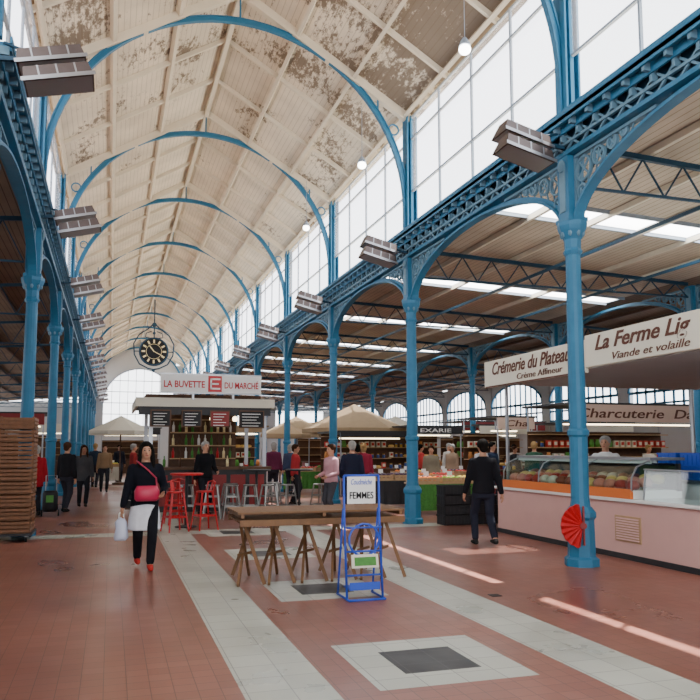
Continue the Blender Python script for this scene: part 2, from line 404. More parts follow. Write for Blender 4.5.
# ------------------------------------------------------------ aisle roofs
tn=3
def aisle(xa,za,xb,zb,m,y0i,sky=True):
    global wn,tn
    b=B()
    segs=[(-2.0,YS[y0i])]  # unseen near stretch of roof, added to keep sky light out of the aisle
    for i in range(y0i,len(YS)-1):
        y=YS[i]; ym=y+3.05; h=.42 if sky else 0
        if sky: segs+=[(y,ym-h),(ym+h,y+6.1)]
        else: segs+=[(y,y+6.1)]
        if sky:
            g=B(); g.add([(xa,ym-h,za),(xb,ym-h,zb),(xb,ym+h,zb),(xa,ym+h,za)],[(0,1,2,3)])
            g.bar((xa,ym-h,za),(xb,ym-h,zb),.05,.14,1); g.bar((xa,ym+h,za),(xb,ym+h,zb),.05,.14,1)
            nn=6
            for q in range(nn+1):
                t=q/nn; x=xa+(xb-xa)*t; z=za+(zb-za)*t; g.bx(x-.015,x+.015,ym-h,ym+h,z-.02,z+.03,1)
            g.obj('window_%d'%wn,[SKYG,GREYF],kind='structure'); wn+=1
    for (a,c) in segs:
        b.add([(xa,a,za),(xb,a,zb),(xb,c,zb),(xa,c,za),(xa,a,za+.1),(xb,a,zb+.1),(xb,c,zb+.1),(xa,c,za+.1)],
             [(0,1,2,3),(7,6,5,4),(0,4,5,1),(1,5,6,2),(2,6,7,3),(3,7,4,0)])
    b.obj('ceiling',[m],kind='structure')
    b=B()
    ya=YS[y0i]
    for q in range(1,6):
        t=q/6; x=xa+(xb-xa)*t; z=za+(zb-za)*t-.07
        b.bx(x-.035,x+.035,ya,YEND,z-.05,z+.05)
    b.obj('trim_%d'%tn,[CREAM if m is CEILA else WOODD],kind='structure'); tn+=1
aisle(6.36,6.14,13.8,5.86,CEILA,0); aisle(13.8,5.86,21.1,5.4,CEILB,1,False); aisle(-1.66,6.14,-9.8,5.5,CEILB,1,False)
def truss(xa,za,xb,zb,zl):
    r=root('roof_truss','thin dark blue iron truss under the side roof','roof truss',group='side roof trusses')
    b=B(); b.bar((xa,0,za-.18),(xb,0,zb-.18),.07,.08); b.obj('top_chord',[BLUED],r)
    b=B(); n=10
    P=lambda t:(xa+(xb-xa)*t,0,zl)
    Q=lambda t:(xa+(xb-xa)*t,0,za+(zb-za)*t-.2)
    b.bar(P(0),P(1),.04,.04,0)
    for i in range(n):
        b.bar(P(i/n),Q((i+.5)/n),.022,.022); b.bar(Q((i+.5)/n),P((i+1)/n),.022,.022)
    b.obj('web_bars',[BLUED],r)
    return r
t0=truss(XR+.17,6.14,13.65,5.86,5.35)
t0.location=(0,YS[0],0)
for y in YS[1:]: dup(t0,(0,y,0))
t1=truss(13.95,5.84,21,5.4,4.95); t1.location=(0,YS[1],0)
for y in YS[2:]: dup(t1,(0,y,0))
t2=truss(XL-.17,6.12,-9.7,5.5,5.1); t2.location=(0,YS[1],0)
for y in YS[2:]: dup(t2,(0,y,0))
b=B()
for x,z in ((8.7,5.35),(11.2,5.35),(16.5,4.95)): b.bx(x-.02,x+.02,YS[1],YEND,z-.03,z+.03)
b.obj('trim_%d'%tn,[BLUED],kind='structure'); tn+=1
# ------------------------------------------------------------ outer walls
def sidewall(X,name,y0i):
    global wn
    b=B(); b.bx(X,X+.15,YS[y0i],YEND,0,2.9); b.bx(X,X+.15,-2,YS[y0i],0,5.4)  # the plain near stretch is unseen, added to shut out side light
    for y in YS[y0i:]:
        b.bx(X-.05,X+.2,y-.35,y+.35,0,5.3)
    for y in YS[y0i:-1]:
        c=y+3.05; a=2.7; n=16
        top=[(c+a*math.cos(math.pi*i/n),3.9+1.15*math.sin(math.pi*i/n)) for i in range(n+1)]
        for i in range(n):
            (ya,za),(yb,zb)=top[i],top[i+1]
            b.add([(X,ya,za),(X,yb,zb),(X,yb,5.4),(X,ya,5.4)],[(0,1,2,3)])
        w=B(); w.rib([(X-.02,p[0],p[1]) for p in top],(1,0,0),.08,.09)
        for i in range(1,10):
            yy=c-a+2*a*i/10; zt=3.9+1.15*math.sqrt(max(0,1-((yy-c)/a)**2)); w.bx(X-.03,X+.01,yy-.05,yy+.05,2.9,zt)
        w.bx(X-.03,X+.01,c-a,c+a,3.83,3.95); w.bx(X-.03,X+.01,c-a,c+a,2.88,2.98); w.bx(X-.03,X+.01,c-a,c+a,3.36,3.44)
        w.bx(X-.03,X+.01,c-a-.02,c-a+.04,2.9,3.9);w.bx(X-.03,X+.01,c+a-.04,c+a+.02,2.9,3.9)
        w.obj('window_%d'%wn,[BLUE],kind='structure'); wn+=1
    b.obj(name,[WALLM],kind='structure')
sidewall(21.,'wall_right',1)
b=B(); b.bx(-9.95,-9.8,-2,YEND,0,2.9); b.bx(-9.95,-9.8,-2,YEND,4.6,5.6)
for y in YS[1:]: b.bx(-9.95,-9.75,y-.3,y+.3,2.9,5)
b.bx(-9.95,-9.8,-2,9.1,2.9,4.6)  # unseen infill added to close the near left aisle against light
b.obj('wall_left',[WALLM],kind='structure')
b=B(); b.bx(6.5,21.1,-2.2,-2,0,6.2); b.bx(-9.9,-1.9,-2.2,-2,0,6.2); b.obj('wall_front_unseen',[WALLM],kind='structure')  # unseen walls behind the camera, added to block light and darken the aisles
b=B(); Y=YEND+.3
b.bx(-9.8,21,Y,Y+.2,0,3.6); b.bx(-9.8,XL-.1,Y,Y+.2,3.6,5.6); b.bx(XR+.1,8,Y,Y+.2,3.6,6.2); b.bx(19.5,21,Y,Y+.2,3.6,5.5); b.bx(12.8,14.8,Y,Y+.2,3.6,6); b.bx(8,19.5,Y,Y+.2,5.1,6.1)
n=20; top=[(XC+3.1*math.cos(math.pi*i/n),5.6+3.1*math.sin(math.pi*i/n)) for i in range(n+1)]
for i in range(n):
    (xa,za),(xb,zb)=top[i],top[i+1]
    b.add([(xa,Y,za),(xb,Y,zb),(xb,Y,ZR-SL*abs(xb-XC)),(xa,Y,ZR-SL*abs(xa-XC))],[(0,1,2,3)])
b.bx(XL-.1,XC-3.1,Y,Y+.2,3.6,9.1); b.bx(XC+3.1,XR+.1,Y,Y+.2,3.6,9.1)
b.obj('wall_end',[WALLM],kind='structure')
w=B(); w.rib([(p[0],Y-.05,p[1]) for p in top],(0,1,0),.1,.1)
for i in range(1,9):
    x=XC-3.1+6.2*i/9; zt=5.6+math.sqrt(max(0,3.1**2-(x-XC)**2)); w.bx(x-.02,x+.02,Y-.05,Y,3.6,zt)
for z in (4.6,5.6,6.6,7.6):
    hw=3.1 if z<5.7 else math.sqrt(3.1**2-(z-5.6)**2); w.bx(XC-hw,XC+hw,Y-.05,Y,z-.03,z+.03)
w.obj('window_%d'%wn,[GREYF],kind='structure'); wn+=1
# ------------------------------------------------------------ heaters
def heater(sg):
    r=root('radiant_heater','pair of brown metal radiant heaters on a bracket','heater',group='radiant heaters fixed along the arcades')
    b=B(); b.bar((0,0,5.9),(sg*.55,0,5.95),.05,.05); b.tube([(sg*.1,0,6.1),(sg*.55,0,5.97)],.02); b.obj('bracket',[BLUED],r)
    for k,(z,dx,dy) in enumerate(((6.02,.60,.1),(5.72,.70,-.1))):
        b=B(); cx=sg*dx
        T=Matrix.Translation((cx,dy,z))@Matrix.Rotation(sg*R(-14),4,'Y')
        lo=[(-.38,-.22,-.10),(.38,-.22,-.10),(.38,.22,-.10),(-.38,.22,-.10)]; hi=[(-.35,-.12,.11),(.35,-.12,.11),(.35,.12,.11),(-.35,.12,.11)]
        b.add([T@Vector(p) for p in lo+hi],[(4,5,6,7),(0,1,5,4),(1,2,6,5),(2,3,7,6),(3,0,4,7),(0,3,2,1)])
        for q in (-.2,0,.2): b.add([T@Vector(p) for p in [(q-.01,-.21,-.07),(q+.01,-.21,-.07),(q+.01,-.13,.11),(q-.01,-.13,.11)]],[(0,1,2,3)],1)
        b.obj('heater_hood',[HEAT,GREY],r)
        b=B(); b.add([T@Vector(p) for p in [(-.36,-.2,-.105),(.36,-.2,-.105),(.36,.2,-.105),(-.36,.2,-.105)]],[(0,3,2,1)])
        b.add([T@Vector(p) for p in [(-.40,-.25,-.11),(.40,-.25,-.11),(.40,-.22,-.05),(-.40,-.22,-.05)]],[(0,1,2,3)])
        b.obj('reflector',[GREY],r)
    return r
h=heater(-1); h.location=(XR-.1,YS[0]+.0,0)
for y in YS[1:]: dup(h,(XR-.1,y,0))
h=heater(1); h.location=(XL+.1,YS[1]-.1,.1)
for y in YS[2:]: dup(h,(XL+.1,y,.1))
def lamp():
    r=root('pendant_lamp','round white glowing lamp hanging from the hall roof','lamp',group='pendant lamps under the hall roof')
    b=B(); b.tube([(0,0,.10),(0,0,1.42)],.006); b.loft([(0,0,.06,.10,.10),(0,0,.12,.08,.08),(0,0,.2,.03,.03)],0,12); b.obj('rod',[GREYF],r)
    b=B(); b.sph((0,0,0),(.10,.10,.085),0,14,10); b.obj('globe',[LAMP],r,True)
    return r
l=lamp(); l.location=(5.3,10.6,8.05)
for y in (15.9,21.1): dup(l,(5.3,y,8.05))
# ------------------------------------------------------------ clock
r=root('hanging_clock','round black clock with pale numerals in a blue lyre frame','clock',(XC-.1,45.6,7.25))
b=B()
ring=lambda rad,y,n=28:[(rad*math.cos(2*math.pi*i/n),y,rad*math.sin(2*math.pi*i/n)) for i in range(n)]
b.tube(ring(.78,0),.08,0,8,True); b.obj('rim',[BLUED],r,True)
b=B(); b.tube([(0,-.10,0),(0,.10,0)],.76,0,32); b.obj('dial',[BLACK],r)
for i in range(12):
    a=2*math.pi*i/12; b=B(); b.box((.6*math.sin(a),-.115,.6*math.cos(a)),(.10,.02,.2),0,(0,a,0)); b.obj('numeral',[GOLD],r)
b=B(); b.tube(ring(.44,-.115),.012,0,6,True); b.obj('inner_ring',[GOLD],r)
b=B(); b.box((-.12,-.13,.16),(.06,.02,.42),0,(0,R(-38),0)); b.obj('hour_hand',[GOLD],r)
b=B(); b.box((.24,-.14,-.12),(.045,.02,.6),0,(0,R(117),0)); b.obj('minute_hand',[GOLD],r)
b=B()
for sg in (-1,1):
    b.tube([(sg*.1,0,1.6),(sg*.35,0,1.35),(sg*.85,0,1.0),(sg*1.15,0,.45),(sg*1.1,0,-.2),(sg*.8,0,-.75),(sg*.3,0,-1.0),(0,0,-1.05)],.04,0,6)
    b.tube([(sg*.15,0,1.2),(sg*.45,0,1.1),(sg*.5,0,.85),(sg*.25,0,.8)],.03,0,6)
    b.tube([(sg*.8,0,0),(sg*1.13,0,0)],.03,0,6)
b.obj('lyre_frame',[BLUED],r,True)
b=B(); b.tube([(0,0,.8),(0,0,3.1)],.035,0,8); b.sph((0,0,1.6),.14); b.sph((0,0,1.1),.09); b.sph((0,0,-1.1),.09); b.obj('hanging_rod',[BLUED],r)
# ------------------------------------------------------------ slatted table
r=root('slatted_table','long brown slatted wooden table on crossed trestle legs','table',(2.46,9.28,0))
b=B()
for i in range(7): y=-.40+i*.13; b.bx(-1.03,1.03,y-.05,y+.05,.83,.855)
for x in (-1.0,-.02,.96): b.bx(x,x+.04,-.46,.46,.785,.83)
b.obj('table_top',[WOOD],r,bevel=.004)
b=B()
for i in range(7): y=-.40+i*.13; b.bx(-1.0,1.04,y-.05,y+.05,.72,.745)
b.bx(-1.01,1.03,-.46,-.44,.69,.765); b.bx(-1.01,1.03,.44,.46,.69,.765)
b.obj('lower_slats',[WOOD],r,bevel=.004)
for x in (-.88,-.52,-.12,.25,.62,.88):
    b=B()
    for sg in (-1,1):
        b.bar((x-sg*.13,-.38*sg,0.015),(x+sg*.10,.34*sg,.70),.03,.045)
        b.bar((x+sg*.13+.05,-.38*sg,0.015),(x-sg*.1+.05,-.30*sg,.70),.03,.04)
    b.bar((x-.1,-.15,.33),(x+.14,.12,.33),.02,.03)
    b.obj('trestle',[WOOD],r)
r=root('display_stand','blue tubular display stand with a printed card sign and racks','display stand',(2.62,7.9,0))
b=B(); w=.2
for sg in (-1,1):
    b.tube([(sg*w,-.12,.012),(sg*w,-.02,.85),(sg*w,.0,1.30)],.013,0,8)
    b.tube([(sg*w,.22,.012),(sg*w,.02,.95)],.012,0,8)
    b.tube([(sg*w,-.2,.012),(sg*w,.25,.012)],.012,0,8)
b.tube([(-w,-.2,.012),(w,-.2,.012)],.013); b.tube([(-w,0,1.30),(w,0,1.30)],.013)
for z in (.25,.5,.75): b.tube([(-w,-.09,z),(w,-.09,z)],.01)
b.tube([(.17*math.cos(R(a)),-.09,.62+.17*math.sin(R(a))) for a in range(0,360,24)],.012,0,8,True)
b.obj('frame',[SIGNBLUE],r,True)
b=B(); b.bx(-.17,.15,-.035,-.02,1.0,1.29); o=b.obj('card_sign',[WHITE],r)
text('Coudmèche',.24,.06,SIGNBLUE,o,(-.01,-.037,1.235),NY,.3); text('FEMMES',.27,.075,BLACK,o,(-.01,-.040,1.09),NY,bold=.01)
b=B(); b.box((0,-.12,.40),(.30,.02,.14),0,(R(-12),0,0)); b.box((0,-.135,.40),(.24,.004,.09),1,(R(-12),0,0)); b.obj('brochure_rack',[CANVAS,GREEN],r)
b=B(); b.bx(-.17,.17,-.12,.1,.1,.12); b.bx(-.17,.17,-.125,-.115,.1,.18); b.obj('tray',[SIGNBLUE],r)
# ------------------------------------------------------------ stools
def stool(m,label,grp,back=False):
    r=root('bar_stool',label,'stool',group=grp)
    b=B(); b.loft([(0,0,.73,.15,.15),(0,0,.745,.165,.165),(0,0,.76,.165,.165),(0,0,.755,.12,.12)],0,12); b.obj('seat',[m],r)
    for sx in (-1,1):
        for sy in (-1,1):
            b=B(); b.tube([(sx*.11,sy*.11,.735),(sx*.20,sy*.20,.0)],[.022,.015],0,6); b.obj('leg',[m],r)
    for z,q in ((.28,.165),(.5,.14)):
        b=B(); P=[(-q,-q,z),(q,-q,z),(q,q,z),(-q,q,z)]
        for i in range(4): b.bar(P[i],P[(i+1)%4],.012,.03)
        b.obj('footrest',[m],r)
    if back:
        b=B(); b.tube([(-.14,.1,.74),(-.15,.15,.93),(0,.18,.96),(.15,.15,.93),(.14,.1,.74)],.014,0,6); b.bar((0,.12,.76),(0,.18,.95),.08,.008); b.obj('backrest',[m],r)
    return r
s=stool(RED,'glossy red metal bar stool near the refreshment bar','red bar stools',True)
s.location=(1.22,15.1,0); s.rotation_euler=(0,0,R(20))
dup(s,(1.80,15.25,0),R(-70)); dup(s,(1.35,16.5,0),R(190))
s=stool(STEEL,'grey galvanised metal bar stool in a row by the bar','grey bar stools')
s.location=(2.65,17.4,0)
for i,(x,y) in enumerate(((3.1,17.5),(3.5,17.35),(3.95,17.4),(4.75,17.4),(2.75,18.2),(3.85,18.5),(2.25,17.6),(1.7,17.9))): dup(s,(x,y,0),R(13*i))
def hightable(x,y,m,label):
    r=root('high_table',label,'table',(x,y,0),group='high bar tables')
    b=B(); b.loft([(0,0,1.05,.33,.33),(0,0,1.08,.34,.34),(0,0,1.09,.33,.33)],0,20); b.obj('table_top',[m],r)
    b=B(); b.tube([(0,0,.03),(0,0,1.05)],.03); b.loft([(0,0,0,.22,.22),(0,0,.02,.22,.22),(0,0,.05,.04,.04)],0,16); b.obj('pedestal',[DARK],r)
hightable(1.5,15.85,RED,'round red-topped high bar table'); hightable(3.35,18.05,DARK,'round dark high bar table beside grey stools')
hightable(4.4,18.05,DARK,'round dark high bar table beside grey stools')
# ------------------------------------------------------------ kiosk
r=root('refreshment_kiosk','square bar kiosk with white roof sign and dark counter','kiosk',(0,0,0))
b=B(); b.bx(.9,3.9,19.6,20.0,.0,1.05,0); b.bx(.8,4.0,19.5,20.05,1.05,1.12,1); b.bx(.9,1.25,20,22.6,0,1.05,0); b.bx(3.55,3.9,20,22.6,0,1.05,0); b.bx(.9,3.9,22.3,22.6,0,1.05)
for i in range(6): b.bx(1.0+i*.49,1.38+i*.49,19.585,19.6,.15,.92,2)
b.obj('bar_counter',[DARK,WOODD,DRED],r)
for x in (.95,3.85):
    for y in (19.75,22.5):
        b=B(); b.bx(x-.05,x+.05,y-.05,y+.05,1.12,2.68); b.obj('post',[GREY],r)
b=B(); b.bx(.6,3.95,19.2,22.9,2.68,2.80,0); b.bx(.55,4.0,19.14,19.2,2.62,2.84,1); b.bx(3.95,4.0,19.2,22.9,2.60,2.84,1); b.bx(.55,.6,19.2,22.9,2.60,2.84,1); b.bx(.8,3.7,19.5,22.6,2.8,2.95,2)
b.obj('kiosk_roof',[DARK,CANVAS,WOODD],r)
b=B(); b.bx(.62,3.9,19.17,19.2,2.42,2.62); b.obj('valance',[DARK],r)
b=B(); b.bx(1.12,3.62,19.05,19.13,2.98,3.42,0); b.bx(1.10,3.64,19.07,19.14,2.95,2.98,1); b.bx(1.10,3.64,19.07,19.14,3.42,3.45,1)
o=b.obj('roof_sign',[WHITE,GREY],r)
for x in (1.9,2.9):
    b=B(); b.bx(x,x+.05,19.13,19.4,2.8,3.2); b.obj('sign_strut',[GREY],r)
text('LA BUVETTE',1.0,.17,REDT,o,(1.70,19.045,3.18),NY,bold=.02); text('DU MARCHÉ',.86,.20,REDT,o,(3.12,19.045,3.19),NY,bold=.02)
b=B(); b.bx(2.28,2.62,19.035,19.05,3.0,3.40,0)
b.bx(2.33,2.58,19.03,19.035,3.30,3.34,1); b.bx(2.33,2.54,19.03,19.035,3.18,3.22,1); b.bx(2.33,2.58,19.03,19.035,3.06,3.10,1); b.bx(2.33,2.37,19.03,19.035,3.06,3.34,1)
b.obj('sign_emblem',[RED,WHITE],o)
b=B(); b.bx(1.5,3.3,21.0,21.35,1.0,2.5,0)
for z in (1.3,1.65,2.0,2.35): b.bx(1.52,3.28,20.85,21.0,z,z+.03,1)
b.obj('back_shelf',[WOODD,WOODL],r)
def menub(x,y,z,w,h,m,lab):
    b=B(); b.bx(x-w/2,x+w/2,y-.03,y,z,z+h,0); b.bx(x-w/2+.03,x+w/2-.03,y-.035,y-.03,z+.03,z+h-.03,1)
    for i in range(5): b.bx(x-w/2+.08,x+w/2-.1-.05*(i%3),y-.038,y-.035,z+h-.1-i*h/6,z+h-.085-i*h/6,2)
    b.obj('menu_board',[WOODD,m,WHITE],r,label=lab)
menub(1.15,19.14,2.12,.5,.42,BLACK,'black chalk menu board'); menub(1.9,19.14,2.12,.5,.42,BLACK,'black chalk menu board'); menub(2.6,19.14,2.12,.5,.42,DRED,'dark red menu board'); menub(3.4,19.14,2.1,.65,.45,BLACK,'black chalk menu board')
menub(.62,19.5,.1,.5,.95,BLACK,'black chalk menu board')
for x in (1.3,1.9,2.5,3.1,3.65):
    b=B(); b.tube([(x,19.9,2.4),(x,19.9,2.68)],.01,0,6); b.sph((x,19.9,2.36),.07,1,10,8); b.obj('kiosk_lamp',[DARK,WARM],r)
def item(build,m,name,label,cat,grp,smooth=True):
    b=B(); build(b); o=b.obj(name,m if isinstance(m,list) else [m],None,smooth); o['label']=label; o['category']=cat; o['group']=grp; o['_p']=0; return o
def put(o,loc,rz=None):
    if o.get('_p',0)==0:
        o.location=loc; o['_p']=1
        if rz is not None: o.rotation_euler=(0,0,rz)
        return o
    return dup(o,loc,rz)
def bottlef(h): return lambda b: b.loft([(0,0,0,.035,.035),(0,0,h*.6,.037,.037),(0,0,h*.75,.014,.014),(0,0,h,.013,.013)],0,8)
bs=[item(bottlef(.28),m,'bottle','glass bottle standing on the kiosk shelf','bottle','bottles in the kiosk') for m in (GREEN,WOODD,RED,WHITE,GOLD)]
for z in (1.33,1.68,2.03):
    for i in range(10): put(bs[random.randrange(5)],(1.6+i*.17,20.92,z))
for i in range(5): put(bs[i],(1.3+i*.4,19.8,1.12))
# ------------------------------------------------------------ parasols
def parasol(x,y,w,z,m,label):
    r=root('parasol',label,'parasol',(x,y,0)); n=8; b=B()
    top=(0,0,z+w*.26); P=[(w/2*math.cos(2*math.pi*(i+.5)/n)*1.1,w/2*math.sin(2*math.pi*(i+.5)/n)*1.1,z) for i in range(n)]
    b.add([top]+P+[(p[0],p[1],z-.18) for p in P],[(0,1+i,1+(i+1)%n) for i in range(n)]+[(1+i,1+n+i,1+n+(i+1)%n,1+(i+1)%n) for i in range(n)])
    b.obj('canopy',[m],r)
    b=B(); b.tube([(0,0,0),(0,0,z+w*.26)],.03)
    for p in P: b.tube([(0,0,z-.1),(p[0]*.6,p[1]*.6,z+w*.26*.38)],.01,0,4)
    b.loft([(0,0,0,.3,.3),(0,0,.08,.3,.3),(0,0,.12,.05,.05)],0,12); b.obj('pole',[WOODD],r)
parasol(9.7,30.2,4.0,2.4,TAN,'large tan canvas parasol over a market stall'); parasol(8.6,36.,3.2,2.3,TAN,'tan canvas parasol over a distant stall')
parasol(.4,35.0,2.6,2.35,CANVAS,'pale canvas parasol in the hall walkway'); parasol(4.9,41,3.,2.4,TAN,'tan parasol beside the arcade')
parasol(13,34,3.2,2.3,CANVAS,'cream canvas parasol above produce'); parasol(7.4,32.6,1.9,2.2,TAN,'small tan canvas parasol beside a column')
# ------------------------------------------------------------ crate stack
def crate(m):
    b=B(); w,d,h=.56,.40,.215
    for z in (.02,.085,.15):
        b.bx(-w/2,w/2,-d/2,-d/2+.012,z,z+.045); b.bx(-w/2,w/2,d/2-.012,d/2,z,z+.045)
        b.bx(-w/2,-w/2+.012,-d/2,d/2,z,z+.045); b.bx(w/2-.012,w/2,-d/2,d/2,z,z+.045)
    for sx in (-1,1):
        for sy in (-1,1): b.box((sx*(w/2-.025),sy*(d/2-.025),h/2),(.03,.03,h))
    for i in range(5): b.bx(-w/2,w/2,-d/2+.01+i*.078,-d/2+.07+i*.078,.0,.012)
    o=b.obj('slatted_crate',[m]); o['label']='brown slatted wooden crate in a tall stack'; o['category']='crate'; o['group']='stacked brown crates'; return o
cr=crate(WOODC); pl=[]
for i in range(9):
    for x in (-1.55,-2.13):
        for y in (14.35,14.77): pl.append((x+random.uniform(-.008,.008),y,.152+i*.222))
cr.location=pl[0]
for p in pl[1:]: dup(cr,p)
r=root('dolly','low dark trolley on castors under the crate stack','trolley',(-1.84,14.55,0))
b=B(); b.bx(-.6,.6,-.44,.44,.11,.15); b.obj('deck',[DARK],r)
for sx in (-1,1):
    for sy in (-1,1):
        b=B(); b.tube([(sx*.5-.015,sy*.36,.045),(sx*.5+.015,sy*.36,.045)],.045,0,12); b.bx(sx*.5-.02,sx*.5+.02,sy*.36-.02,sy*.36+.02,.08,.11,1); b.obj('castor',[BLACK,GREY],r)
# ------------------------------------------------------------ right counter
r=root('pink_counter','long pink tiled counter base with white worktop and vent grille','counter',(7.15,0,0))
b=B(); b.bx(0,.15,4.5,13.2,0,.82); b.bx(.15,2.6,13.05,13.2,0,.82); b.obj('body',[PINK],r,bevel=.01)
b=B(); b.bx(-.05,.75,4.5,13.25,.82,.87); b.obj('worktop',[WHITE],r,bevel=.01)
b=B(); b.bx(-.02,0,4.5,13.2,0,.08); b.obj('plinth',[DARK],r)
b=B(); b.bx(-.012,0,9.05,9.62,.25,.62,0)
for i in range(9): b.box((-.02,9.335,.285+i*.037),(.012,.5,.022),1,(0,R(30),0))
b.obj('vent_grille',[WOODL,PINK],r)
r=root('display_case','curved glass refrigerated display case with orange rim','display case',(7.15,0,.87))
y0,y1=9.2,12.9
b=B(); b.bx(0,.85,y0,y1,0,.10,0); b.bx(-.05,.0,y0,y1,0,.14,1); b.bx(.75,.85,y0,y1,.1,.5,2); b.bx(-.02,.75,y0,y1,.1,.12,0); b.obj('case_base',[WHITE,ORANGE,DARK],r)
b=B(); P=[(-.03,.12),(-.02,.3),(.08,.46),(.3,.55)]
for i in range(3):
    (xa,za),(xb,zb)=P[i],P[i+1]; b.add([(xa,y0,za),(xa,y1,za),(xb,y1,zb),(xb,y0,zb)],[(0,1,2,3)])
for y in (y0,y1): b.add([(p[0],y,p[1]) for p in P]+[(.8,y,.55),(.8,y,.12)],[(0,1,2,3,4,5)])
b.obj('curved_glass',[GLASSG],r,False)
b=B(); b.bx(.28,.9,y0-.03,y1+.03,.55,.59,0); b.bx(.3,.34,y0,y1,.5,.55,1)
for y in (y0,y0+1.24,y0+2.47,y1):
    for i in range(3): b.bar((P[i][0],y,P[i][1]),(P[i+1][0],y,P[i+1][1]),.02,.015,0,(0,1,0))
b.obj('top_shelf',[GREY,WHITE],r)
MEAT=[mat('meat_red',(.38,.03,.02),.4,0,.3,20),mat('meat_pink',(.60,.20,.14),.4,0,.3,20),mat('cheese',(.70,.45,.13),.5,0,.15,10),mat('sausage',(.25,.06,.03),.5,0,.3,30),mat('pate',(.60,.52,.40),.6,0,.2,30)]
def lumpf(b):
    b.sph((0,0,.06),(.09,.12,.07),0,10,7)
    for v in range(len(b.v)):
        x,y,z=b.v[v]; k=1+.12*math.sin(17*x+29*y+13*z); b.v[v]=(x*k,y*k,max(0,z*k))
lm=[item(lumpf,m,'deli_piece','piece of meat or cheese in the display case','food','food in the display case') for m in MEAT]
for i in range(14):
    for j in range(3): put(lm[(i//2+j)%5],(7.15+.13+j*.22,y0+.16+i*.26,.99+.04*j),random.uniform(-.3,.3))
r=root('glass_counter_guard','green tinted glass guard standing on the white worktop','glass guard',(7.15,0,.87))
b=B(); b.add([(0,5.2,0),(0,9.0,0),(0.05,9.0,.42),(0.05,5.2,.42)],[(0,1,2,3)]); b.obj('pane',[GLASSG],r)
b=B(); b.bx(.03,.07,5.2,9.0,.42,.44)
for y in (5.22,7.1,8.98): b.bar((0,y,0),(.05,y,.42),.02,.02)
b.obj('rail',[GREY],r)
def pcratef(b):
    w,d,h=.6,.4,.2
    b.bx(-w/2,w/2,-d/2,d/2,0,.015); b.bx(-w/2,w/2,-d/2,-d/2+.015,0,h);b.bx(-w/2,w/2,d/2-.015,d/2,0,h);b.bx(-w/2,-w/2+.015,-d/2,d/2,0,h);b.bx(w/2-.015,w/2,-d/2,d/2,0,h)
    b.bx(-w/2-.012,w/2+.012,-d/2-.012,-d/2,h-.03,h); b.bx(-w/2-.012,w/2+.012,d/2,d/2+.012,h-.03,h)
    for i in range(7): b.bx(-w/2+.05+i*.08,-w/2+.07+i*.08,-d/2-.008,-d/2,.02,h-.03)
    for i in range(4): b.bx(-w/2-.008,-w/2,-d/2+.06+i*.09,-d/2+.08+i*.09,.02,h-.03)
pc=item(pcratef,BCRATE,'plastic_crate','blue plastic crate stacked on the back worktop','crate','plastic crates behind the counter',False)
pg=item(pcratef,GREEN,'plastic_crate','green plastic crate on the back worktop','crate','plastic crates behind the counter',False)
for p in ((8.6,9.85,1.12),(8.6,9.85,1.325),(8.6,9.35,1.12),(8.6,9.35,1.325),(8.65,8.1,1.325),(8.7,7.6,1.12),(8.7,7.6,1.325)): put(pc,p)
put(pg,(8.6,8.1,1.12)); put(pg,(8.65,8.75,1.12))
gc=item(pcratef,DARK,'plastic_crate','dark grey plastic crate stacked on the floor beside a column','crate','dark crates stacked by the column',False)
for k in range(4): put(gc,(6.95,14.75,.0+k*.205))
for k in range(3): put(gc,(7.65,14.8,.0+k*.205))
r=root('back_worktop','white shop worktop with cupboards behind the counter','counter',(8.3,0,0))
b=B(); b.bx(0,.7,7.2,10.2,.0,1.07); b.obj('cupboard',[WHITE],r,bevel=.01)
b=B(); b.bx(-.03,.73,7.17,10.23,1.07,1.115); b.obj('worktop',[GREY],r)
r=root('shop_canopy','flat canopy over a food stall with pale underside and posts','canopy',(0,0,0))
b=B(); b.bx(7.3,12.2,4.5,13.6,2.87,2.95,0); b.bx(7.3,12.2,4.5,13.6,2.95,3.05,1)
b.obj('canopy_slab',[WALLM,WHITE],r)
for (x,y,q,m,z0) in ((8.9,9.5,.075,BLACK,0),(12.0,13.4,.05,GREY,0),(7.5,5.0,.04,GREY,.87),(7.5,13.4,.035,GREY,.87),(12.,9.,.05,GREY,0)):
    if x==8.9: x=9.15
    b=B(); b.loft([(x,y,z0,q,q),(x,y,2.87,q,q)],0,10); b.obj('post',[m],r)
r=root('shop_sign','long cream stall fascia with brown script lettering','sign',(7.15,0,0))
b=B(); b.bx(0,.06,5.3,10.25,2.87,3.38); b.obj('sign_board',[SIGNC],r,bevel=.01)
text('La Ferme Lig',2.05,.30,BROWNT,r,(-.008,8.95,3.19),NX,.35,bold=.018); text('Viande et volaille',1.6,.11,BROWNT,r,(-.008,8.75,2.98),NX,.3)
b=B(); b.sph((-.01,7.1,3.1),(.012,.22,.15),0,12,8); b.sph((-.01,6.8,3.22),(.012,.09,.09),0,12,8); b.obj('sign_emblem',[BROWNT],r)
r=root('shop_sign','cream creamery fascia with brown script lettering','sign',(7.2,0,0))
b=B(); b.bx(0,.05,10.3,13.75,2.80,3.33); b.obj('sign_board',[SIGNC],r,bevel=.01)
b=B(); b.bx(-.004,.0,10.33,13.7,2.80,2.83); b.obj('sign_border',[BROWNT],r)
text('Crémerie du Plateau',2.7,.25,BROWNT,r,(-.008,12.05,3.16),NX,.35,bold=.014); text('Crème Affineur',1.5,.11,BROWNT,r,(-.008,11.7,2.93),NX,.1)
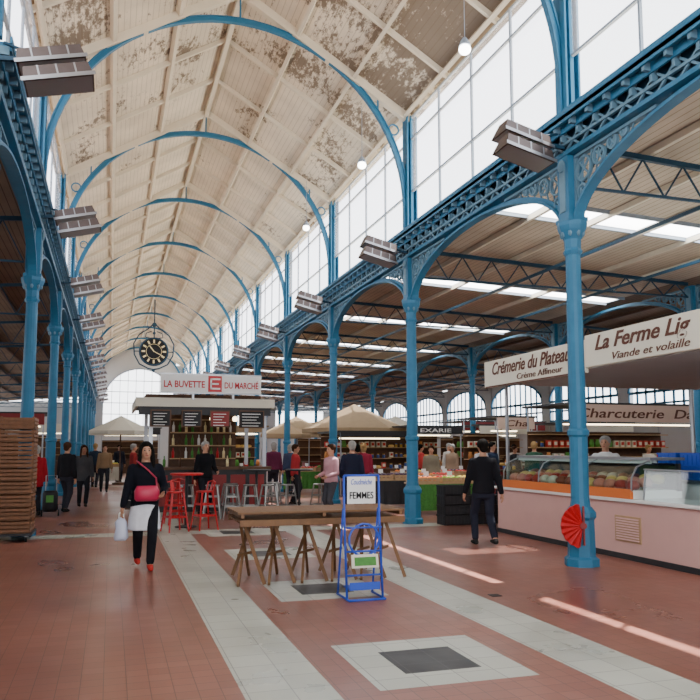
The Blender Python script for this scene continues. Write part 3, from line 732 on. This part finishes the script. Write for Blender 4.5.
# red pleated fan ornament
r=root('fan_ornament','red pleated shell-shaped fan fixed to the column pedestal','ornament',(XR-.13,8.90,.56),R(-22))
b=B(); n=18; vs=[(0.02,-.02,0)]
for i in range(n+1):
    a=R(95+170*i/n); rr=.30 if i%2 else .285
    vs.append((rr*math.cos(a)*.95,-.02-(.045 if i%2 else 0),rr*math.sin(a)))
b.add(vs,[(0,1+i,2+i) for i in range(n)])
b.add([(v[0],v[1]+.03,v[2]) for v in vs],[(0,2+i,1+i) for i in range(n)])
b.add([vs[1+i] for i in range(n+1)]+[(vs[1+i][0],vs[1+i][1]+.03,vs[1+i][2]) for i in range(n+1)],[(i,n+1+i,n+2+i,i+1) for i in range(n)])
b.obj('pleated_fan',[RED],r)
b=B(); b.tube([(0.02,-.05,0),(0.02,.03,0)],.045,0,12); b.bar((.03,-.01,-.26),(.03,-.01,.26),.02,.05); b.obj('hub',[DRED],r)
# ------------------------------------------------------------ shelf goods
def gbox(b): b.box((0,0,.10),(.14,.12,.20)); b.box((0,-.062,.11),(.10,.004,.10),1)
def gjar(b): b.loft([(0,0,0,.05,.05),(0,0,.10,.052,.052),(0,0,.13,.04,.04)],0,10); b.loft([(0,0,.13,.045,.045),(0,0,.16,.045,.045)],1,10)
def gloaf(b):
    b.sph((0,0,.05),(.14,.065,.055),0,10,7)
    for k in (-.06,0,.06): b.box((k,0,.10),(.012,.07,.012),0,(0,0,.5))
def gbag(b):
    b.loft([(0,0,0,.08,.05),(0,0,.12,.09,.055),(0,0,.2,.06,.03),(0,0,.24,.07,.02)],0,10)
COLS=[(.5,.03,.02),(.6,.35,.03),(.08,.28,.04),(.65,.62,.5),(.05,.1,.35),(.5,.2,.05)]
GM=[mat('packaging_%d'%i,c,.5,0,.2,10) for i,c in enumerate(COLS)]
GOODS=[]
for i in range(6):
    f,nm,lb=[(gbox,'carton','small printed carton on a market shelf'),(gjar,'jar','glass jar of preserves on a market shelf'),(gbag,'paper_bag','packed bag of goods on a market shelf')][i%3]
    GOODS.append(item(f,[GM[i],GM[(i+3)%6]],nm,lb,'packaged food','goods on stall shelves',nm!='carton'))
GOODS.append(item(gloaf,MEAT[2],'bread_loaf','golden bread loaf on a stall counter','bread','goods on stall shelves'))
def pcard(b): b.box((0,0,.07),(.13,.006,.10),0,(R(-10),0,0)); b.box((0,.02,.03),(.02,.04,.06),0)
PC=item(pcard,WHITE,'price_card','small white price card standing among goods','price card','price cards on the stalls',False)
# ------------------------------------------------------------ stalls
def stall(x,y,w,txt,signm,txtm,cm,label,dep=1.2,zs=2.45,hs=.4,roofm=None,txtw=None,tx=0,goods=True):
    r=root('market_stall',label,'market stall',(x,y,0),0)
    b=B(); b.bx(-w/2,w/2,0,dep,.0,.85)
    n=int(w/.6)
    for i in range(n): b.bx(-w/2+.04+i*w/n,-w/2+w/n-.04+i*w/n,-.012,0,.08,.75,1)
    b.bx(-w/2-.04,w/2+.04,-.05,dep+.04,.85,.9,1)
    b.obj('counter',[cm,WOODD],r)
    b=B(); b.bx(-w/2,w/2,-.22,-.16,zs,zs+hs); o=b.obj('sign_board',[signm],r)
    if txt: text(txt,txtw or w*.75,hs*.55,txtm,o,(tx,-.228,zs+hs/2),NY,.2 if signm is not DARK else 0,bold=.012)
    b=B(); rm=roofm or DARK
    b.bx(-w/2-.1,w/2+.1,-.2,dep+1.2,zs+hs,zs+hs+.06); b.obj('stall_roof',[rm],r)
    for sx in (-1,1):
        for yy in (-.1,dep+1.1):
            b=B(); b.tube([(sx*(w/2-.04),yy,0),(sx*(w/2-.04),yy,zs+hs)],.03,0,8); b.obj('post',[GREY],r)
    b=B(); b.bx(-w/2,w/2,dep+1.06,dep+1.1,0,2.1)
    for z in (1.2,1.6,2.0): b.bx(-w/2,w/2,dep+.72,dep+1.06,z,z+.03,1)
    b.obj('back_shelf',[WOODD,WOODL],r)
    b=B(); b.bar((-w/2+.2,dep*.5,zs-.05),(w/2-.2,dep*.5,zs-.05),.12,.04); b.obj('strip_light',[WARM],r)
    if goods:
        for z in (1.23,1.63):
            q=-w/2+.15; g=random.choice(GOODS)
            while q<w/2-.1:
                if random.random()<.4: g=random.choice(GOODS)
                put(g,(x+q,y+dep+.86,z)); q+=.22
        q=-w/2+.15
        while q<w/2-.1:
            put(random.choice(GOODS),(x+q,y+.25+random.random()*.5,.9),random.uniform(-.4,.4)); q+=.27
        for k in range(int(w/.8)): put(PC,(x-w/2+.5+k*.8,y+.1,.9))
    return r
stall(14.6,18.2,4.9,'Charcuterie  Da',SIGNP,BROWNT,WHITE,'charcuterie stall with rose coloured fascia',zs=2.33,hs=.48,tx=-.4,txtw=3.9)
stall(12.25,21.5,1.3,'Cha',SIGNP,BROWNT,DRED,'small stall with rose fascia',zs=2.2,hs=.36,txtw=.8)
stall(12.0,27.2,2.3,'EXARIE',DARK,WHITE,DRED,'stall with dark fascia and white capitals',zs=2.15,hs=.26,txtw=1.3)
stall(14.9,27.0,2.2,'R.A.',SIGNC,BROWNT,DRED,'stall with cream fascia',zs=2.15,hs=.32,txtw=.8)
stall(8.6,24.4,2.6,'',DARK,WHITE,WOODD,'greengrocer stall with dark fascia',zs=1.98,hs=.14)
stall(12.2,38,5,'',TAN,BROWNT,DRED,'distant stall under a tan canopy',roofm=TAN,goods=False)
stall(18.2,33,4.5,'',DRED,WHITE,WHITE,'distant stall with dark red fascia',goods=False)
stall(-4.6,30,4.5,'',DRED,WHITE,WOODD,'stall with dark red canopy edge',goods=False)
stall(-4.4,44,4.5,'',CANVAS,WHITE,WOODD,'distant stall with pale canopy edge',roofm=CANVAS,goods=False)
stall(1.2,50,3.6,'',DARK,WHITE,WOODD,'distant dark stall under the clock',goods=False)
stall(4.6,29,2.2,'',TAN,WHITE,WOODD,'flower stall with tan canopy',roofm=TAN,zs=2.2,hs=.2)
stall(17.3,24.0,2.6,'',SIGNC,BROWNT,WHITE,'bakery stall with cream fascia',zs=2.2,hs=.3)
# ------------------------------------------------------------ produce tables
PROD=[mat('tomato_skin',(.55,.02,.015),.35),mat('orange_peel',(.75,.20,.015),.45),mat('apple_skin',(.28,.45,.04),.4),mat('lemon_peel',(.75,.52,.03),.45),mat('cabbage_leaf',(.12,.30,.05),.6,0,.3,20),mat('aubergine_skin',(.05,.012,.05),.3)]
def fr(rad): return lambda b: b.sph((0,0,rad*.9),(rad,rad,rad*.9),0,9,6)
FR=[item(fr(rd),m,nm,'fresh '+nm+' in a market crate','produce','produce on the market tables') for rd,m,nm in ((.065,PROD[0],'tomato'),(.065,PROD[1],'orange'),(.065,PROD[2],'apple'),(.06,PROD[3],'lemon'),(.10,PROD[4],'cabbage'),(.07,PROD[5],'aubergine'))]
def lcf(b):
    b.bx(-.27,.27,-.19,.19,0,.012)
    for z in (.015,.075): b.bx(-.27,.27,-.2,-.19,z,z+.05); b.bx(-.27,.27,.19,.2,z,z+.05); b.bx(-.28,-.27,-.2,.2,z,z+.05); b.bx(.27,.28,-.2,.2,z,z+.05)
LC=item(lcf,WOODL,'produce_crate','shallow pale wooden produce crate','crate','produce crates',False)
def ptable(x,y,n,cm):
    r=root('produce_table','wooden market table with a hanging cloth skirt','table',(x,y,0),group='produce tables')
    w=n*.62
    b=B(); b.bx(-w/2,w/2,-.45,.45,.72,.76); b.obj('table_top',[WOODL],r)
    b=B(); m=24
    for i in range(m):
        xa=-w/2+w*i/m; xb=-w/2+w*(i+1)/m; o=.02 if i%2 else -.0
        b.add([(xa,-.46-o,.12),(xb,-.46+o-.02,.12),(xb,-.46+o*.3,.74),(xa,-.46-o*.3,.74)],[(0,1,2,3)])
    b.obj('cloth_skirt',[cm],r)
    for sx in (-1,1):
        for sy in (-1,1):
            b=B(); b.bar((sx*(w/2-.06),sy*.4,0),(sx*(w/2-.06),sy*.4,.72),.05,.05); b.obj('leg',[WOODD],r)
    for i in range(n):
        cx=x-w/2+.31+i*.62
        for row,(yy,zz) in enumerate(((y-.22,.76),(y+.2,.76))):
            put(LC,(cx,yy,zz))
            q=random.randrange(6)
            pos=[(-.18,-.1),(-.06,-.1),(.06,-.1),(.18,-.1),(-.12,.05),(.0,.05),(.12,.05)] if q!=4 else [(-.15,-.05),(.06,-.05),(.1,.1)]
            for (dx,dy) in pos: put(FR[q],(cx+dx,yy+dy,zz+.05 if q!=4 else zz+.03))
        put(PC,(cx,y-.22,.92))
ptable(7.8,19.3,4,DARK); ptable(7.9,17.2,3,GREEN); ptable(10.9,17.4,3,WOODD); ptable(9.6,22,4,DARK); ptable(6.9,27.4,3,GREEN); ptable(-.2,37,2,CANVAS)
for q in FR+GOODS+[PC]:
    if q.get('_p',0)==0: put(q,(8.1,19.3,.76))
# ------------------------------------------------------------ people
SKIN=mat('skin',(.45,.23,.145),.55,0,.08,10,spec=.25)
HAIRS={'black':mat('black_hair',(.006,.005,.004),.8,0,.3,40,spec=.1),'brown':mat('brown_hair',(.045,.02,.01),.8,0,.3,40,spec=.1),'grey':mat('grey_hair',(.28,.27,.25),.8,0,.2,40,spec=.1),'blond':mat('blond_hair',(.30,.19,.08),.8,0,.2,40,spec=.1)}
EYE=mat('eye_dark',(.02,.015,.01),.3); LIP=mat('lips',(.32,.07,.06),.5)
CL={}
def cloth(c):
    if c not in CL: CL[c]=mat('cloth_%d'%len(CL),c,.9,0,.15,14,.3,spec=.08)
    return CL[c]
def remesh(b,vox,sm=2,mats=()):
    me=b.mesh('tmp',[]); o=bpy.data.objects.new('tmp',me); COL.objects.link(o)
    md=o.modifiers.new('r','REMESH'); md.mode='VOXEL'; md.voxel_size=vox; md.use_smooth_shade=True
    m2=o.modifiers.new('s','SMOOTH'); m2.iterations=sm; m2.factor=.5
    dg=bpy.context.evaluated_depsgraph_get(); me2=bpy.data.meshes.new_from_object(o.evaluated_get(dg))
    bpy.data.objects.remove(o); me2.materials.clear()
    for m in mats: me2.materials.append(m)
    return me2
def ik(a,c,l1,l2,pole):
    a=Vector(a);c=Vector(c);d=c-a; L=min(d.length,(l1+l2)*.999); d=d.normalized(); c=a+d*L
    x=(l1*l1-l2*l2+L*L)/(2*L); h=math.sqrt(max(0,l1*l1-x*x)); p=Vector(pole); p=(p-d*p.dot(d)).normalized()
    return a+d*x+p*h,c
def limb(b,pts,rs):
    b.tube(pts,rs,0,10)
    for p,r_ in zip(pts,rs): b.sph(p,r_*1.0,0,10,7)
def person(loc,rz,H,label,top,bottom,hair='brown',hairl='short',feet=((.09,-.12,0),(-.09,.14,0)),hands=((.26,-.05,.80),(-.26,.02,.80)),shoe=(.02,.02,.02),coat=.86,skirt=None,vox=.02,apron=None):
    s=H/1.7; r=root('person',label,'person',loc,rz)
    tor=[(0,0,.80,.13,.10),(0,0,.90,.165,.12),(0,0,1.02,.14,.10),(0,0,1.12,.135,.095),(0,-.01,1.25,.165,.11),(0,0,1.35,.175,.10),(0,.005,1.40,.13,.08),(0,.01,1.44,.062,.06),(0,.0,1.54,.052,.055)]
    legs=[];arms=[];ft=[]
    for sx,f in zip((1,-1),feet):
        hip=(sx*.09,0,.88); an=Vector((f[0],f[1]+.03,.085+f[2])); kn,an=ik(hip,an,.42,.42,(sx*.08,-1,0)); legs.append(([hip,kn,an],[.088,.058,.042])); ft.append(an)
    for sx,h in zip((1,-1),hands):
        sh=(sx*.175,0,1.355); el,wr=ik(sh,h,.285,.25,(sx*.35,1,-.2)); arms.append(([sh,el,wr],[.054,.042,.028]))
    b=B(); b.loft(tor,0,18)
    for p,q in legs+arms: limb(b,p,q)
    for p,_ in arms:
        d=(p[2]-p[1]).normalized(); c=p[2]+d*.05; b.sph(c,(.024,.034,.045),0,10,7); b.tube([p[2],c],[.026,.028],0,8)
    for a in ft: b.tube([a+Vector((0,.05,-.045)),a+Vector((0,-.06,-.05)),a+Vector((0,-.15,-.06))],[.034,.036,.024],0,8); b.sph(a,.045)
    hc=Vector((0,-.012,1.595))
    b.sph(hc,(.074,.093,.112),0,18,14); b.sph((0,-.045,1.53),(.05,.055,.05),0,12,8)
    b.tube([(0,-.095,1.615),(0,-.122,1.572)],[.012,.019],0,8); b.sph((0,-.117,1.573),.018,0,8,6)
    for sx in (-1,1): b.sph((sx*.076,0,1.59),(.014,.022,.034),0,8,6)
    me=remesh(b,vox*.75,2,[SKIN])
    fb=B()
    for p,_ in arms:
        d=(p[2]-p[1]).normalized(); c=p[2]+d*.075; sx=1 if p[2].x>0 else -1
        side=Vector((0,1,0)); side=(side-d*side.dot(d)).normalized(); inn=d.cross(side)
        if inn.x*sx>0: inn=-inn
        for i,(o_,l) in enumerate(((-.026,.07),(-.009,.08),(.009,.075),(.026,.058))):
            q=c+side*o_; fb.tube([q,q+d*l*.45+inn*.006,q+d*l*.75+inn*.022,q+d*l*.85+inn*.04],[.0095,.009,.008,.006],0,6)
        q=p[2]+d*.035-side*.028; fb.tube([q,q+d*.025-side*.022+inn*.01,q+d*.055-side*.026+inn*.02],[.011,.010,.007],0,6)
    m2=B(); m2.v=[tuple(v.co) for v in me.vertices]; m2.f=[tuple(p.vertices) for p in me.polygons]; m2.mi=[0]*len(m2.f); m2.add(fb.v,fb.f,0)
    o=m2.obj('body',[SKIN],r,True); o.scale=(s,s,s)
    def part(name,bb,m,v=vox,sm=2):
        me=remesh(bb,v,sm,[m]); q=bpy.data.objects.new(name,me); COL.objects.link(q); q.parent=r; q.scale=(s,s,s); return q
    if bottom is not None:
        b=B(); b.loft([(0,0,.76,.145,.115),(0,0,.90,.182,.135),(0,0,1.02,.158,.115)],0,16)
        for p,q in legs:
            end=p[1].lerp(p[2],.93); limb(b,[Vector(p[0]),p[1],end],[q[0]+.014,q[1]+.014,q[2]+.016])
        part('trousers' if skirt is None else 'leggings',b,cloth(bottom))
    b=B(); rings=[]
    rings.append((0,0,coat,.19,.145))
    if coat<.9: rings.append((0,0,.92,.19,.142))
    rings+=[(0,0,1.03,.165,.125),(0,0,1.12,.16,.12),(0,-.01,1.25,.185,.13),(0,0,1.35,.195,.122),(0,.005,1.405,.145,.098),(0,.01,1.445,.08,.078)]
    b.loft(rings,0,20)
    for p,q in arms:
        end=p[1].lerp(p[2],.9); limb(b,[Vector(p[0]),p[1],end],[q[0]+.018,q[1]+.018,q[2]+.020])
    part('jacket',b,cloth(top))
    if skirt is not None:
        b=B(); b.loft([(0,0,.52,.22,.18),(0,0,.54,.225,.185),(0,0,.75,.205,.165),(0,0,.95,.17,.13)],0,20); part('skirt',b,cloth(skirt))
    if apron is not None:
        b=B(); b.loft([(0,-.03,.5,.2,.15),(0,-.03,.9,.2,.15),(0,-.03,1.0,.175,.125)],0,20); part('apron',b,cloth(apron))
    for a in ft:
        b=B(); b.tube([a+Vector((0,.06,-.05)),a+Vector((0,-.05,-.048)),a+Vector((0,-.17,-.058))],[.038,.043,.028],0,10); b.sph(a+Vector((0,.05,-.045)),.04); b.sph(a+Vector((0,-.16,-.056)),.03); b.sph(a+Vector((0,.01,-.02)),.046)
        for v in range(len(b.v)):
            x,y,z=b.v[v]; b.v[v]=(x,y,max(z,a.z-.084))
        part('shoe',b,cloth(shoe),.014,1)
    hm=HAIRS.get(hair,HAIRS['brown'])
    b=B(); b.sph((0,.020,1.640),(.092,.106,.098),0,16,12)
    b.sph((0,-.03,1.685),(.072,.068,.045),0,14,8)
    for sx in (-1,1): b.sph((sx*.068,.0,1.64),(.03,.06,.06),0,10,8)
    if hairl=='long':
        b.loft([(0,.06,1.33,.085,.03),(0,.055,1.45,.10,.045),(0,.04,1.58,.097,.065),(0,.03,1.64,.09,.075)],0,14)
        for sx in (-1,1): b.tube([(sx*.06,-.055,1.68),(sx*.084,-.05,1.6),(sx*.095,-.05,1.45),(sx*.09,-.10,1.30)],[.022,.026,.03,.014],0,8)
    elif hairl=='short': b.sph((0,.055,1.57),(.075,.055,.065),0,12,8)
    else: b.sph((0,.05,1.56),(.09,.06,.10),0,12,8)
    part('hair',b,hm,.012,1)
    for sx in (-1,1):
        e=B(); e.sph((sx*.03,-.098,1.605),(.012,.009,.008),0,8,6); e.box((sx*.031,-.102,1.628),(.03,.008,.006)); q=e.obj('eye',[EYE],r); q.scale=(s,s,s)
    e=B(); e.sph((0,-.099,1.535),(.024,.010,.008),0,10,6); q=e.obj('mouth',[LIP],r); q.scale=(s,s,s)
    return r
person((.46,10.66,0),R(4),1.66,'woman in black jacket and white skirt walking with bags',(.008,.009,.014),(.01,.01,.013),'black','long',
  feet=((.07,-.2,0),(-.06,.2,.04)),hands=((.22,-.16,1.02),(-.30,-.02,.80)),shoe=(.42,.03,.025),coat=.82,skirt=(.62,.63,.68),vox=.016)
r=root('shoulder_bag','raspberry red leather shoulder bag held against the jacket','bag',(.46,10.66,0),R(4))
b=B(); b.loft([(.0,-.20,.90,.13,.045),(.0,-.21,.93,.16,.065),(.0,-.20,1.03,.165,.065),(0,-.19,1.10,.13,.04)],0,18); b.obj('bag_body',[mat('raspberry_leather',(.42,.015,.06),.45)],r,True)
b=B(); b.tube([(.13,-.19,1.07),(.12,-.165,1.2),(0.02,-.17,1.3),(-.1,-.13,1.40),(-.12,.0,1.43)],.011,0,6); b.obj('strap',[mat('raspberry_strap',(.34,.01,.05),.5)],r)
r=root('plastic_bag','white crinkled plastic carrier bag held in a hand','bag',(.46-.30,10.62,0))
b=B(); b.loft([(0,0,.38,.07,.05),(0,0,.42,.09,.06),(.01,0,.52,.085,.05),(0,0,.62,.07,.04),(0,0,.68,.03,.02)],0,10)
for i,v in enumerate(b.v): b.v[i]=(v[0]+.012*math.sin(i*2.1),v[1]+.01*math.cos(i*1.7),v[2])
b.obj('bag_body',[mat('white_plastic',(.50,.53,.66),.3)],r,True)
b=B(); b.tube([(-.03,0,.66),(-.03,0,.73),(0,0,.76),(.03,0,.73),(.03,0,.66)],.008,0,6); b.obj('handle',[WHITE],r)
person((5.94,11.45,0),R(172),1.72,'man in a black jacket and dark jeans walking away',(.010,.010,.013),(.018,.02,.032),'black','short',
  feet=((.10,-.18,0),(-.08,.26,.05)),hands=((.28,-.12,.84),(-.28,.10,.82)),coat=.84,vox=.017)
person((4.7,16.3,0),R(-70),1.66,'woman in a pale pink jacket standing by the stall',(.45,.24,.27),(.05,.05,.06),'brown','short',feet=((.08,0,0),(-.08,.02,0)),hands=((.2,-.25,1.0),(-.22,-.2,1.0)))
person((5.35,16.8,0),R(160),1.74,'man in a dark blue jacket seen from behind',(.015,.018,.035),(.025,.03,.05),'grey','short',feet=((.09,0,0),(-.09,.03,0)),hands=((.24,-.15,.9),(-.27,.0,.8)))
person((5.05,21.2,0),R(60),1.68,'person in a red sweater standing near the arcade',(.33,.03,.035),(.02,.02,.025),'brown','short',feet=((.08,0,0),(-.08,.05,0)))
person((2.2,18.7,0),R(20),1.74,'bar customer in a black coat standing by the stools',(.009,.009,.011),(.015,.015,.02),'grey','short',feet=((.09,0,0),(-.09,.0,0)),hands=((.22,-.2,1.0),(-.26,-.0,.8)))
person((8.75,12.0,0),R(-50),1.80,'vendor in a white coat behind the display case',(.68,.69,.70),(.05,.05,.06),'grey','short',feet=((.09,0,0),(-.09,0,0)),hands=((.2,-.3,1.1),(-.2,-.3,1.08)),apron=(.62,.62,.64))
person((-1.70,19.7,0),R(200),1.64,'person in a red coat standing with a shopping trolley',(.28,.012,.02),(.02,.02,.025),'grey','short',feet=((.08,0,0),(-.08,.05,0)),coat=.7)
person((-1.05,20.6,0),R(150),1.72,'man in a dark jacket carrying a bag',(.015,.015,.018),(.03,.03,.04),'brown','short',feet=((.09,-.1,0),(-.09,.12,0)))
person((-.70,22.2,0),R(10),1.66,'woman in a grey coat over a white top',(.06,.06,.066),(.02,.02,.025),'brown','long',feet=((.07,-.12,0),(-.07,.12,0)),coat=.72)
person((-.2,29.4,0),R(5),1.7,'pedestrian in a tan jacket walking in the hall',(.22,.14,.08),(.025,.025,.03),'brown','short')
farp=[((.4,38,0),10,(.02,.02,.03),'dark coat'),((.75,27,0),100,(.25,.03,.03),'burgundy jumper'),((6.9,20.6,0),170,(.22,.02,.04),'red top'),((9.5,18.4,0),200,(.45,.45,.47),'pale shirt'),((10.8,20.2,0),30,(.02,.03,.06),'navy jacket'),((10.9,23.2,0),-60,(.28,.2,.14),'beige jacket'),((7.3,22.4,0),180,(.02,.015,.02),'black coat'),((10.6,25.2,0),90,(.45,.05,.05),'red jacket'),((8.6,28.2,0),-100,(.6,.6,.6),'white shirt'),((13.6,23.8,0),20,(.03,.03,.035),'dark jacket'),((14.2,24.9,0),-20,(.42,.35,.3),'pale cardigan'),((15.9,19.65,0),0,(.65,.65,.66),'white overall'),((5.1,24.5,0),180,(.1,.02,.05),'plum coat'),((11.6,19.2,0),140,(.03,.08,.05),'green jacket'),((9.0,20.6,0),-30,(.20,.17,.12),'khaki sweater'),((-.6,33,0),170,(.02,.03,.05),'navy coat'),((1.3,31,0),20,(.3,.3,.32),'grey jacket'),((6.0,26,0),150,(.04,.05,.09),'navy jumper'),((11.9,25.6,0),10,(.5,.48,.45),'cream blouse'),((3.6,32,0),190,(.02,.02,.03),'black raincoat')]
for p,a,c,nm in farp:
    person(p,R(a),random.uniform(1.6,1.76),'market visitor in a '+nm+' among the stalls',c,(.025,.025,.035),random.choice(['brown','grey','black','blond']),random.choice(['short','bob']),vox=.026,feet=((.08,-.06,0),(-.08,.08,0)))
r=root('shopping_trolley','green and black two-wheeled shopping trolley bag','shopping trolley',(-1.32,19.2,0))
b=B(); b.loft([(0,0,.12,.15,.11),(0,0,.2,.17,.13),(0,0,.55,.17,.13),(0,0,.60,.14,.1)],0,12); b.obj('bag_body',[BLACK],r,True)
b=B(); b.bx(-.08,.08,-.145,-.13,.34,.5); b.obj('pocket',[GREEN],r)
b=B(); b.tube([(-.12,.13,.1),(-.12,.2,.95),(.12,.2,.95),(.12,.13,.1)],.012,0,6); b.obj('handle',[GREY],r)
for sx in (-1,1):
    b=B(); b.tube([(sx*.17,.12,.08),(sx*.2,.12,.08)],.08,0,14); b.obj('wheel',[BLACK],r)
r=B(); r.bx(3.98,4.10,7.5,7.62,.0,.006); q=r.obj('floor_drain',[BLACK],bevel=.002); q['label']='small black floor drain cover'; q['category']='drain'
for o in list(bpy.data.objects):
    if '_p' in o.keys(): del o['_p']
# ------------------------------------------------------------ light
w=bpy.data.worlds.new('World'); SC.world=w; w.use_nodes=True; nt=w.node_tree
bg=nt.nodes['Background']; bg.inputs[0].default_value=(.95,.97,1.,1); bg.inputs[1].default_value=5.0
sd=bpy.data.lights.new('sun','SUN'); sd.energy=40; sd.angle=R(.5); sd.color=(1,.96,.88)
so=bpy.data.objects.new('sun',sd); COL.objects.link(so); so.rotation_euler=Vector((-.22,-.20,-1)).to_track_quat('-Z','Y').to_euler(); so.location=(20,20,30)
# ------------------------------------------------------------ camera
cd=bpy.data.cameras.new('camera'); co=bpy.data.objects.new('camera',cd); COL.objects.link(co)
co.location=(0,0,1.6); co.rotation_euler=(R(90)+math.atan(75/755),0,R(-17.5)); cd.lens=755/700*36; cd.sensor_width=36; cd.shift_y=23/700; cd.clip_end=300
SC.camera=co
